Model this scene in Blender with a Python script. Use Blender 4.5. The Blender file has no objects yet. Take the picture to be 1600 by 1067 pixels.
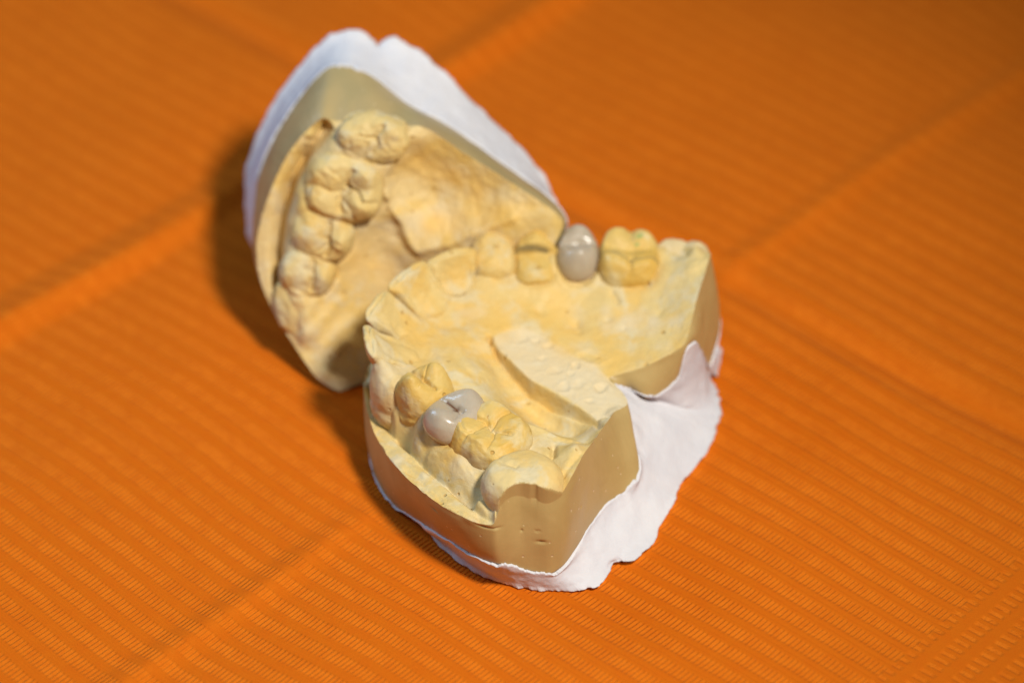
import bpy, math, random
import numpy as np

# ------------------------------------------------------------------ units: all design numbers are millimetres
S = 0.001
SC = bpy.context.scene
COL = SC.collection
ELEV = math.radians(40.0)
DIST = 630.0
LENS = 135.0
FPX = 1600 * LENS / 36.0
CE, SE = math.cos(ELEV), math.sin(ELEV)
CAM = np.array((0.0, -DIST * CE, DIST * SE))
FWD = np.array((0.0, CE, -SE))
RGT = np.array((1.0, 0.0, 0.0))
UPV = np.array((0.0, SE, CE))


def ray(px, py):
    return FWD + (px - 800.0) / FPX * RGT + (533.5 - py) / FPX * UPV


class Frame:
    """a cast's own axes: A, B span the biting plane, N points from its base to its teeth"""
    def __init__(self, O, A, B, N):
        self.O, self.A, self.B, self.N = [np.array(v, float) for v in (O, A, B, N)]

    def pt(self, p):
        """(px, py, h) sighted on the photograph -> local a, b, h ; ('w', a, b, h) is local already"""
        if p[0] == 'w':
            return np.array(p[1:4], float)
        d = ray(p[0], p[1])
        t = ((self.O + p[2] * self.N - CAM) @ self.N) / (d @ self.N)
        X = CAM + t * d - self.O
        return np.array((X @ self.A, X @ self.B, p[2]))

    def pts(self, L):
        return np.array([self.pt(p) for p in L])

    def world(self, P):
        P = np.asarray(P, float)
        return self.O + P[..., 0:1] * self.A + P[..., 1:2] * self.B + P[..., 2:3] * self.N


# ------------------------------------------------------------------ noise, splines, surfaces
def _hash(ix, iy, iz, seed):
    n = (ix * 374761393 + iy * 668265263 + iz * 2147483647 + seed * 144665) & 0xffffffff
    n = ((n ^ (n >> 13)) * 1274126177) & 0xffffffff
    n = n ^ (n >> 16)
    return (n & 0xffff) / 32767.5 - 1.0


def vnoise(P, scale, seed=0):
    """smooth value noise in -1..1; scale = size of a lump in mm"""
    Q = np.asarray(P, float) / scale
    I = np.floor(Q).astype(np.int64)
    F = Q - I
    F = F * F * F * (F * (F * 6 - 15) + 10)
    out = 0.0
    for dx in (0, 1):
        wx = F[..., 0] if dx else 1 - F[..., 0]
        for dy in (0, 1):
            wy = F[..., 1] if dy else 1 - F[..., 1]
            for dz in (0, 1):
                wz = F[..., 2] if dz else 1 - F[..., 2]
                out = out + wx * wy * wz * _hash(I[..., 0] + dx, I[..., 1] + dy, I[..., 2] + dz, seed)
    return out


def fbm(P, scale, octaves=3, seed=0):
    v, a = 0.0, 1.0
    for k in range(octaves):
        v = v + a * vnoise(P, scale / 2 ** k, seed + 17 * k)
        a *= 0.5
    return v


def sstep(x, a, b):
    t = np.clip((x - a) / (b - a), 0, 1)
    return t * t * (3 - 2 * t)


class TPS:
    """thin plate spline through sighted heights"""
    def __init__(self, P, lam=0.02):
        self.P = P[:, :2]
        n = len(P)
        d = np.linalg.norm(self.P[:, None] - self.P[None], axis=2)
        K = self.phi(d) + lam * np.eye(n)
        A = np.zeros((n + 3, n + 3))
        A[:n, :n] = K
        A[:n, n] = 1; A[:n, n + 1:] = self.P
        A[n, :n] = 1; A[n + 1:, :n] = self.P.T
        self.w = np.linalg.solve(A, np.concatenate([P[:, 2], np.zeros(3)]))

    @staticmethod
    def phi(r):
        return r * r * np.log(np.maximum(r, 1e-6))

    def __call__(self, X):
        out = np.empty(len(X))
        n = len(self.P)
        for i in range(0, len(X), 20000):
            x = X[i:i + 20000]
            d = np.sqrt(((x[:, None] - self.P[None]) ** 2).sum(2))
            out[i:i + 20000] = self.phi(d) @ self.w[:n] + self.w[n] + x @ self.w[n + 1:]
        return out


def seg_dist(X, L):
    """distance from points X (n,2) to an open polyline L"""
    best = np.full(len(X), 1e9)
    for a, b in zip(L[:-1], L[1:]):
        ab = b - a
        t = np.clip(((X - a) @ ab) / max(ab @ ab, 1e-9), 0, 1)
        best = np.minimum(best, np.linalg.norm(X - (a + t[:, None] * ab), axis=1))
    return best


def poly_sd(X, L):
    """signed distance to a closed polygon, positive inside"""
    d = seg_dist(X, np.vstack([L, L[:1]]))
    ins = np.zeros(len(X), bool)
    j = len(L) - 1
    for i in range(len(L)):
        xi, yi = L[i]; xj, yj = L[j]
        c = ((yi > X[:, 1]) != (yj > X[:, 1])) & (X[:, 0] < (xj - xi) * (X[:, 1] - yi) / (yj - yi + 1e-12) + xi)
        ins ^= c
        j = i
    return np.where(ins, d, -d)


def closed(stations, per, sig):
    """stations (n,3) -> smooth closed curve, per samples each"""
    n = len(stations)
    u = np.arange(n * per) / per
    P = np.vstack([stations, stations[:1]])
    C = np.stack([np.interp(u, np.arange(n + 1), P[:, k]) for k in range(3)], 1)
    if sig > 0:
        r = int(3 * sig)
        k = np.exp(-0.5 * (np.arange(-r, r + 1) / sig) ** 2); k /= k.sum()
        E = np.vstack([C[-r:], C, C[:r]])
        C = np.stack([np.convolve(E[:, q], k, 'valid') for q in range(3)], 1)
    return C


# ------------------------------------------------------------------ linking objects
def mesh_obj(name, V, F, mats, parent=None, midx=None, loc=None, smooth=True, attrs=None):
    """V in mm (world), F quads/tris list or array -> ONE mesh object whose origin is loc"""
    V = np.asarray(V, float)
    off = np.zeros(3) if loc is None else np.asarray(loc, float)
    me = bpy.data.meshes.new(name)
    if isinstance(F, np.ndarray):
        k = F.shape[1]
        me.vertices.add(len(V)); me.loops.add(F.size); me.polygons.add(len(F))
        me.vertices.foreach_set('co', ((V - off) * S).ravel())
        me.loops.foreach_set('vertex_index', F.ravel().astype(np.int32))
        me.polygons.foreach_set('loop_start', np.arange(0, F.size, k, dtype=np.int32))
        me.update(calc_edges=True)
    else:
        me.from_pydata([tuple(v) for v in (V - off) * S], [], F)
    for m in mats:
        me.materials.append(m)
    if midx is not None:
        me.polygons.foreach_set('material_index', np.asarray(midx, np.int32))
    me.polygons.foreach_set('use_smooth', np.full(len(me.polygons), smooth, bool))
    for an, av in (attrs or {}).items():
        at = me.attributes.new(an, 'FLOAT', 'POINT')
        at.data.foreach_set('value', np.asarray(av, np.float32))
    me.validate()
    me.update()
    o = bpy.data.objects.new(name, me)
    COL.objects.link(o)
    if parent is not None:
        o.parent = parent
        o.location = off * S - np.array(parent.location)
    else:
        o.location = off * S
    return o


def thing(name, loc, label, cat, group=None):
    o = bpy.data.objects.new(name, None)
    COL.objects.link(o)
    o.location = np.asarray(loc) * S
    o.empty_display_size = 0.01
    o['label'] = label; o['category'] = cat
    if group:
        o['group'] = group
    return o


def grid_faces(rows, cols, closed_cols=True, start=0):
    r = np.arange(rows - 1)[:, None]
    c = np.arange(cols if closed_cols else cols - 1)[None]
    c2 = (c + 1) % cols
    a = start + r * cols + c; b = start + r * cols + c2
    d = start + (r + 1) * cols + c2; e = start + (r + 1) * cols + c
    return np.stack([a, b, d, e], -1).reshape(-1, 4)


# ------------------------------------------------------------------ materials
def nodes_of(name):
    m = bpy.data.materials.new(name)
    m.use_nodes = True
    nt = m.node_tree
    return m, nt, nt.nodes, nt.links, nt.nodes['Principled BSDF']


def N(nt, kind, **kw):
    n = nt.nodes.new(kind)
    for k, v in kw.items():
        if k in n.inputs:
            n.inputs[k].default_value = v
        else:
            setattr(n, k, v)
    return n


def noise(nt, vec, scale, detail=4, rough=0.55, dist=0.0):
    n = nt.nodes.new('ShaderNodeTexNoise')
    n.inputs['Scale'].default_value = scale
    n.inputs['Detail'].default_value = detail
    n.inputs['Roughness'].default_value = rough
    n.inputs['Distortion'].default_value = dist
    if vec is not None:
        nt.links.new(vec, n.inputs['Vector'])
    return n.outputs['Fac']


def ramp(nt, fac, stops):
    r = nt.nodes.new('ShaderNodeValToRGB')
    el = r.color_ramp.elements
    while len(el) < len(stops):
        el.new(0.5)
    for e, (p, c) in zip(el, stops):
        e.position = p
        e.color = (*c, 1) if len(c) == 3 else c
    nt.links.new(fac, r.inputs['Fac'])
    return r.outputs['Color']


def mixc(nt, fac, a, b, mode='MIX'):
    m = nt.nodes.new('ShaderNodeMix')
    m.data_type = 'RGBA'
    m.blend_type = mode
    for sock, v in ((m.inputs[0], fac), (m.inputs[6], a), (m.inputs[7], b)):
        if hasattr(v, 'links') or isinstance(v, bpy.types.NodeSocket):
            nt.links.new(v, sock)
        elif isinstance(v, (int, float)):
            sock.default_value = v
        else:
            sock.default_value = (*v, 1)
    return m.outputs[2]


def math_(nt, op, a, b=None, c=None):
    m = nt.nodes.new('ShaderNodeMath')
    m.operation = op
    for i, v in enumerate((a, b, c)):
        if v is None:
            continue
        if isinstance(v, bpy.types.NodeSocket):
            nt.links.new(v, m.inputs[i])
        else:
            m.inputs[i].default_value = v
    return m.outputs[0]


def maprange(nt, v, a, b, c=0.0, d=1.0):
    m = nt.nodes.new('ShaderNodeMapRange')
    m.interpolation_type = 'SMOOTHSTEP'
    nt.links.new(v, m.inputs[0])
    for i, x in zip((1, 2, 3, 4), (a, b, c, d)):
        m.inputs[i].default_value = x
    return m.outputs[0]


def bump(nt, h, dist, strength=1.0, normal=None):
    b = nt.nodes.new('ShaderNodeBump')
    b.inputs['Strength'].default_value = strength
    b.inputs['Distance'].default_value = dist
    nt.links.new(h, b.inputs['Height'])
    if normal is not None:
        nt.links.new(normal, b.inputs['Normal'])
    return b.outputs['Normal']


def world_pos(nt):
    return nt.nodes.new('ShaderNodeNewGeometry').outputs['Position']


def stone_material(name, base, warm, pale, rough=0.58, pits=0.55, mark=False):
    m, nt, nd, lk, p = nodes_of(name)
    pos = world_pos(nt)
    f1 = noise(nt, pos, 95, 4, 0.55, 0.6)
    f2 = noise(nt, pos, 210, 5, 0.6, 0.4)
    f3 = noise(nt, pos, 900, 3, 0.6)
    c = mixc(nt, maprange(nt, f1, 0.42, 0.60), base, warm)
    c = mixc(nt, maprange(nt, f2, 0.48, 0.64), c, pale)
    c = mixc(nt, maprange(nt, f3, 0.35, 0.75, 0.0, 0.35), c, tuple(0.8 * v for v in base))
    # tiny orange and dark flecks in the stone
    v = nt.nodes.new('ShaderNodeTexVoronoi'); v.inputs['Scale'].default_value = 420
    lk.new(pos, v.inputs['Vector'])
    fleck = maprange(nt, v.outputs['Distance'], 0.10, 0.17, 1.0, 0.0)
    sel = math_(nt, 'GREATER_THAN', noise(nt, pos, 160, 2), pits)
    fleck = math_(nt, 'MULTIPLY', fleck, sel)
    c = mixc(nt, math_(nt, 'MULTIPLY', fleck, 0.6), c, tuple(v_ * k for v_, k in zip(warm, (0.75, 0.6, 0.4))))
    if mark:
        at = nt.nodes.new('ShaderNodeAttribute'); at.attribute_name = 'pencil'  # dark line: pencil on the molar, painted step shadow on the premolar
        c = mixc(nt, at.outputs['Fac'], c, (0.10, 0.10, 0.07))
        at2 = nt.nodes.new('ShaderNodeAttribute'); at2.attribute_name = 'green_mark'
        c = mixc(nt, at2.outputs['Fac'], c, (0.22, 0.34, 0.10))
        at3 = nt.nodes.new('ShaderNodeAttribute'); at3.attribute_name = 'bloom'
        c = mixc(nt, at3.outputs['Fac'], c, (0.64, 0.52, 0.33))
        at4 = nt.nodes.new('ShaderNodeAttribute'); at4.attribute_name = 'ochre'
        c = mixc(nt, at4.outputs['Fac'], c, (0.70, 0.43, 0.105))
    lk.new(c, p.inputs['Base Color'])
    rr = maprange(nt, f2, 0.3, 0.7, rough - 0.10, rough + 0.14)
    lk.new(rr, p.inputs['Roughness'])
    p.inputs['Specular IOR Level'].default_value = 0.32
    h = math_(nt, 'ADD', math_(nt, 'MULTIPLY', noise(nt, pos, 420, 5, 0.6), 1.0),
              math_(nt, 'MULTIPLY', noise(nt, pos, 1700, 3, 0.6), 0.35))
    h = math_(nt, 'SUBTRACT', h, math_(nt, 'MULTIPLY', fleck, 0.8))
    lk.new(bump(nt, h, 0.00022, 0.9), p.inputs['Normal'])
    return m


def cut_material(name, base, dark):
    """stone ground flat on the trimmer: browner, smooth, faint grinding lines and air holes"""
    m, nt, nd, lk, p = nodes_of(name)
    pos = world_pos(nt)
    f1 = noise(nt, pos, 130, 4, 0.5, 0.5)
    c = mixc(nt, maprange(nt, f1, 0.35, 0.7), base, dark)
    v = nt.nodes.new('ShaderNodeTexVoronoi'); v.inputs['Scale'].default_value = 520
    lk.new(pos, v.inputs['Vector'])
    sp = maprange(nt, v.outputs['Distance'], 0.07, 0.14, 1.0, 0.0)
    sel = math_(nt, 'GREATER_THAN', noise(nt, pos, 220, 2), 0.47)
    sp = math_(nt, 'MULTIPLY', sp, sel)
    c = mixc(nt, math_(nt, 'MULTIPLY', sp, 0.6), c, (0.72, 0.55, 0.32))
    mp = nt.nodes.new('ShaderNodeMapping'); mp.inputs['Scale'].default_value = (1, 1, 0.08)
    lk.new(pos, mp.inputs['Vector'])
    g = noise(nt, mp.outputs[0], 1300, 2, 0.5)
    c = mixc(nt, maprange(nt, g, 0.4, 0.7, 0, 0.05), c, tuple(1.2 * x for x in base))
    lk.new(c, p.inputs['Base Color'])
    p.inputs['Roughness'].default_value = 0.42
    p.inputs['Specular IOR Level'].default_value = 0.4
    h = math_(nt, 'ADD', math_(nt, 'MULTIPLY', g, 0.3), math_(nt, 'MULTIPLY', noise(nt, pos, 500, 4), 0.9))
    h = math_(nt, 'SUBTRACT', h, math_(nt, 'MULTIPLY', sp, 1.0))
    lk.new(bump(nt, h, 0.00008, 0.7), p.inputs['Normal'])
    return m


def plaster_material():
    m, nt, nd, lk, p = nodes_of('white_plaster')
    pos = world_pos(nt)
    f = noise(nt, pos, 140, 5, 0.55)
    c = mixc(nt, maprange(nt, f, 0.35, 0.7), (0.585, 0.575, 0.605), (0.645, 0.63, 0.65))
    lk.new(c, p.inputs['Base Color'])
    p.inputs['Roughness'].default_value = 0.62
    p.inputs['Specular IOR Level'].default_value = 0.3
    p.inputs['Subsurface Weight'].default_value = 0.12
    p.inputs['Subsurface Radius'].default_value = (0.0015, 0.0012, 0.001)
    h = math_(nt, 'ADD', noise(nt, pos, 300, 5, 0.6), math_(nt, 'MULTIPLY', noise(nt, pos, 1500, 3), 0.3))
    lk.new(bump(nt, h, 0.0003, 0.6), p.inputs['Normal'])
    return m


def porcelain_material():
    m, nt, nd, lk, p = nodes_of('grey_porcelain')
    pos = world_pos(nt)
    f = noise(nt, pos, 260, 3, 0.5)
    c = mixc(nt, maprange(nt, f, 0.35, 0.7), (0.41, 0.335, 0.245), (0.47, 0.39, 0.29))
    an = nt.nodes.new('ShaderNodeAttribute'); an.attribute_name = 'neck_tint'
    c = mixc(nt, math_(nt, 'MULTIPLY', an.outputs['Fac'], 0.75), c, (0.50, 0.345, 0.235))
    at = nt.nodes.new('ShaderNodeAttribute'); at.attribute_name = 'fissure_stain'
    c = mixc(nt, at.outputs['Fac'], c, (0.12, 0.045, 0.015))
    lk.new(c, p.inputs['Base Color'])
    p.inputs['Roughness'].default_value = 0.24
    p.inputs['IOR'].default_value = 1.54
    p.inputs['Coat Weight'].default_value = 0.2
    p.inputs['Coat Roughness'].default_value = 0.06
    p.inputs['Subsurface Weight'].default_value = 0.25
    p.inputs['Subsurface Radius'].default_value = (0.002, 0.0012, 0.001)
    lk.new(bump(nt, noise(nt, pos, 420, 3), 0.00012, 0.5), p.inputs['Normal'])
    return m


RAW = stone_material('raw_yellow_stone', (0.640, 0.470, 0.190), (0.65, 0.425, 0.125), (0.61, 0.50, 0.29), mark=True)
DIE = stone_material('orange_die_stone', (0.62, 0.425, 0.130), (0.62, 0.375, 0.075), (0.62, 0.49, 0.25), mark=True)
GREY = stone_material('pale_grey_stone', (0.56, 0.47, 0.28), (0.60, 0.46, 0.22), (0.56, 0.50, 0.38))
PINK = stone_material('pinkish_beige_stone', (0.655, 0.480, 0.215), (0.66, 0.445, 0.135), (0.65, 0.51, 0.28), rough=0.62, mark=True)
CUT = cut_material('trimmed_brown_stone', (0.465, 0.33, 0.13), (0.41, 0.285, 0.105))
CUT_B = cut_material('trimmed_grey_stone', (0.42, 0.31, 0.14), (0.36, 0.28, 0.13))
PLASTER = plaster_material()
PORCELAIN = porcelain_material()


# ------------------------------------------------------------------ the body of a cast
class Cast:
    def __init__(self, fr, stations, interior, centre, per=26, rings=210, lam=0.15):
        self.fr = fr
        self.E0 = fr.pts([s[0] for s in stations])
        self.S0 = fr.pts([s[1] for s in stations])
        self.G0 = fr.pts([s[2] for s in stations])
        self.E = closed(self.E0, per, per * 0.30)
        self.Sb = closed(self.S0, per, per * 0.30)
        self.G = closed(self.G0, per, per * 0.30)
        self.Esm = self.E.copy()
        nE = self.normals2d(self.E)
        chip = fbm(self.E, 1.1, 3, 71)
        self.E[:, :2] += nE * (0.05 * fbm(self.E, 2.5, 2, 72) - 0.22 * np.maximum(chip - 0.35, 0))[:, None]
        self.I = fr.pts(interior)
        keep = np.ones(len(self.E0), bool)
        self.tps = TPS(np.vstack([self.I, self.E0[keep]]), lam)
        self.centre = np.asarray(centre, float)
        self.rings = rings
        self.fields = []            # functions X(n,2), h -> h

    def height(self, X):
        h = self.tps(X)
        for f in self.fields:
            h = f(X, h)
        return h

    def build(self, root, mats, wall_rows=60, wall_noise=0.12, zmin=None):
        M = len(self.E)
        s = np.linspace(0, 1, self.rings)
        sg = 1 - (1 - s) ** 1.25
        c = self.centre
        XY = c + sg[1:, None, None] * (self.E[None, :, :2] - c)
        X = np.vstack([c[None], XY.reshape(-1, 2)])
        h = self.height(X)
        H = h[1:].reshape(self.rings - 1, M)
        corr = self.E[:, 2] - H[-1]
        H = H + corr[None] * sstep(sg[1:], 0.90, 1.0)[:, None]
        P = np.concatenate([XY, H[..., None]], 2).reshape(-1, 3)
        P[:, 2] += 0.10 * fbm(P, 2.6, 3, 5) + 0.035 * vnoise(P, 0.5, 9)
        V = [np.vstack([[c[0], c[1], h[0]], P])]
        F = [grid_faces(self.rings - 1, M, True, 1)]
        fan = np.stack([np.zeros(M, int), 1 + np.arange(M), 1 + (np.arange(M) + 1) % M, 1 + (np.arange(M) + 1) % M], 1)
        base = 1 + (self.rings - 1) * M
        # wall: own vertices so that the trimmed edge stays crisp
        top = P.reshape(self.rings - 1, M, 3)[-1]
        t = np.linspace(0, 1, wall_rows)
        smt = np.column_stack([self.Esm[:, :2], top[:, 2]])
        W = smt[None] + t[:, None, None] * (self.Sb - smt)[None] + ((1 - t) ** 22)[:, None, None] * (top - smt)[None]
        nrm = self.normals2d(self.Sb)
        w = sstep(t, 0.0, 0.15)[:, None] * fbm(W, 6.0, 2, 31) * wall_noise
        w = w + 0.35 * np.sin(np.pi * t)[:, None]
        W[..., :2] += nrm[None] * w[..., None]
        for (p_, dep_, r1_, r2_) in getattr(self, 'pits', ()):
            q_ = self.fr.pt(p_)
            dd = W - q_
            tang = np.array((-nrm[:, 1], nrm[:, 0])).T
            along = (dd[..., :2] * tang[None]).sum(-1)
            near = np.abs((dd[..., :2] * nrm[None]).sum(-1)) < 6
            g_ = dep_ * np.exp(-(along / r1_) ** 2 - (dd[..., 2] / r2_) ** 2) * near
            W[..., :2] -= nrm[None] * g_[..., None]
        Lo = self.Sb.copy(); Lo[:, :2] -= 1.2 * nrm; Lo[:, 2] -= 1.5
        W = np.concatenate([W, Lo[None]], 0)
        rows = wall_rows + 1
        V.append(W.reshape(-1, 3)); F.append(grid_faces(rows, M, True, base))
        low = base + rows * M
        cb = np.array([[*c, Lo[:, 2].min() - 0.2]])
        V.append(cb)
        lastrow = base + (rows - 1) * M
        fanb = np.stack([np.full(M, low), lastrow + (np.arange(M) + 1) % M, lastrow + np.arange(M), lastrow + np.arange(M)], 1)
        Vw = np.vstack(V)
        nrel = len(F[0])
        Fq = np.vstack(F)
        tris = np.vstack([fan[:, :3], fanb[:, :3]])
        Wd = self.fr.world(Vw)
        if zmin is not None:
            Wd = self.clamp(Wd, zmin)
        faces = [tuple(f) for f in Fq[:, ::1]] + [tuple(f) for f in tris]
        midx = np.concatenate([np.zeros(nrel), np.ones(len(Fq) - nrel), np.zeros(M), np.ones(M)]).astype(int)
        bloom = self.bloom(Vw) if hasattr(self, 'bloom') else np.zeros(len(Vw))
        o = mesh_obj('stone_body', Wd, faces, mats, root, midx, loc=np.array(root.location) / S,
                     attrs={'bloom': bloom, 'ochre': self.ochre(Vw) if hasattr(self, 'ochre') else np.zeros(len(Vw)), 'pencil': self.pencil(Vw) if hasattr(self, 'pencil') else np.zeros(len(Vw))})
        return o

    def clamp(self, Wd, zmin):
        low = np.maximum(zmin - Wd[:, 2], 0)
        return Wd + low[:, None] / self.fr.B[2] * self.fr.B if abs(self.fr.B[2]) > 0.2 else \
            np.concatenate([Wd[:, :2], np.maximum(Wd[:, 2:], zmin)], 1)

    @staticmethod
    def normals2d(C):
        d = np.roll(C[:, :2], -3, 0) - np.roll(C[:, :2], 3, 0)
        n = np.stack([d[:, 1], -d[:, 0]], 1)
        n /= np.linalg.norm(n, axis=1)[:, None] + 1e-9
        area = 0.5 * np.sum(C[:, 0] * np.roll(C[:, 1], -1) - C[:, 1] * np.roll(C[:, 0], -1))
        return n if area > 0 else -n

    def plaster(self, root, rows=40, flare=1.5, floor=None, seed=3, jag=0.5, zmin=None, ragged=0.35, lumps=0.45):
        M = len(self.E)
        nrm = self.normals2d(self.Sb)
        ng = self.normals2d(self.G)
        P0 = self.Sb.copy()
        ang = np.arange(M) / M * 2 * np.pi
        ring = np.stack([np.cos(ang) * 30, np.sin(ang) * 30, np.zeros(M)], 1)
        jz = jag * fbm(ring, 3.0, 4, seed)
        P0[:, :2] += nrm * 0.22
        G = self.G.copy()
        jg = ng * (ragged * (fbm(ring, 3.5, 4, seed + 4) + 0.25 * fbm(ring, 0.9, 2, seed + 5)))[:, None]
        t = np.linspace(0, 1, rows)
        fl = np.interp(np.arange(M), np.linspace(0, M, len(flare) if np.ndim(flare) else 2), flare if np.ndim(flare) else (flare, flare))
        fh = t[:, None] ** fl[None]
        fv = 1 - (1 - t) ** 1.08
        W = np.empty((rows, M, 3))
        W[..., :2] = P0[None, :, :2] + fh[..., None] * (G - P0)[None, :, :2]
        W[..., 2] = P0[None, :, 2] + fv[:, None] * (G - P0)[None, :, 2]
        for r_ in range(1, rows - 1):
            sg_ = 26
            k_ = np.exp(-0.5 * (np.arange(-60, 61) / sg_) ** 2); k_ /= k_.sum()
            row = np.vstack([W[r_, -60:], W[r_], W[r_, :60]])
            sm = np.stack([np.convolve(row[:, q_], k_, 'valid') for q_ in range(3)], 1)
            w_ = 0.95 * sstep(t[r_], 0.0, 0.3) * sstep(1 - t[r_], 0.0, 0.2)
            W[r_] = W[r_] * (1 - w_) + sm * w_
        W[..., 2] += ((1 - t) ** 8)[:, None] * jz[None]
        W[..., :2] += (t ** 10)[:, None, None] * jg[None]
        P0[:, 2] += jz
        G[:, :2] += jg
        amp = np.sin(np.pi * np.clip(t, 0, 1))[:, None] * (lumps * fbm(W, 7.0, 3, seed + 9)) + 0.06 * fbm(W, 1.5, 2, seed + 2)
        W[..., :2] += nrm[None] * amp[..., None]
        inn = P0.copy(); inn[:, :2] -= nrm * 1.6; inn[:, 2] += 0.15
        lip = P0.copy(); lip[:, :2] -= nrm * 0.2; lip[:, 2] += 0.10
        und = G.copy(); und[:, :2] -= ng * 1.2; und[:, 2] -= 0.15 if floor is None else 0.0
        if floor is not None:
            und[:, 2] = floor
        A = np.concatenate([inn[None], lip[None], W, und[None]], 0)
        R = len(A)
        V = np.vstack([A.reshape(-1, 3), [[*self.G[:, :2].mean(0), und[:, 2].mean()]]])
        Fq = grid_faces(R, M, True, 0)
        last = (R - 1) * M
        tris = np.stack([np.full(M, R * M), last + (np.arange(M) + 1) % M, last + np.arange(M)], 1)
        Wd = self.fr.world(V)
        if zmin is not None:
            Wd = self.clamp(Wd, zmin)
        return mesh_obj('plaster_base', Wd, [tuple(f) for f in Fq] + [tuple(f) for f in tris], [PLASTER], root,
                        loc=np.array(root.location) / S)


def stroke(fr, L, amp, width, power=2.0):
    pl = fr.pts(L)[:, :2]
    return lambda X, h: h + amp * np.exp(-(seg_dist(X, pl) / width) ** power)


def dot(fr, p, amp, r):
    q = fr.pt(p)[:2]
    return lambda X, h: h + amp * np.exp(-((np.linalg.norm(X - q, axis=1) / r) ** 2))


def crater(fr, p, depth, r):
    q = fr.pt(p)[:2]

    def f(X, h):
        e = X - q
        th = (q[0] * 7.3 + q[1] * 3.1) % 3.14
        u = e[:, 0] * math.cos(th) + e[:, 1] * math.sin(th); v = e[:, 1] * math.cos(th) - e[:, 0] * math.sin(th)
        d = np.sqrt((u / 1.25) ** 2 + (v / 0.85) ** 2) / r * (1 + 0.25 * vnoise(np.column_stack([X, 0 * h]), 0.8, 3))
        return h - depth * np.exp(-d ** 3) + 0.25 * depth * np.exp(-((d - 1.3) / 0.35) ** 2)
    return f


def shelf(fr, sulcus, edge, depth=1.4, width=0.6):
    """flat land outside the fold of the gum: sulcus and edge are two sighted lines running side by side"""
    a, b = fr.pts(sulcus), fr.pts(edge)
    c = b[:, :2].mean(0)
    out = c + (b[:, :2] - c) * 1.06
    poly = np.vstack([a[:, :2], out[::-1]])
    A = np.stack([b[:, 0], b[:, 1], np.ones(len(b))], 1)
    t = TPS(np.vstack([b, np.column_stack([a[:, :2], a[:, 2]])]), 0.05)

    def f(X, h):
        out_ = h.copy()
        m = (X[:, 0] > poly[:, 0].min() - 4) & (X[:, 0] < poly[:, 0].max() + 4) & (X[:, 1] > poly[:, 1].min() - 4) & (X[:, 1] < poly[:, 1].max() + 4)
        x = X[m]
        sd = poly_sd(x, poly)
        w = sstep(sd, -0.1, 0.35)
        d = seg_dist(x, a[:, :2])
        hh = h[m] * (1 - w) + t(x) * w
        tp = sstep(np.linalg.norm(x - a[-1, :2], axis=1), 0.5, 7.0)
        dep = tp * depth * np.exp(-(np.maximum(d - 0.0, 0) / width) ** 2) * np.where(sd < 0.1, 1.0, 0.75)
        dep2 = tp * 0.8 * depth * np.exp(-(d / (2.6 * width)) ** 2) * (sd < 0)
        out_[m] = hh - np.maximum(dep, dep2)
        return out_
    return f


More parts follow.
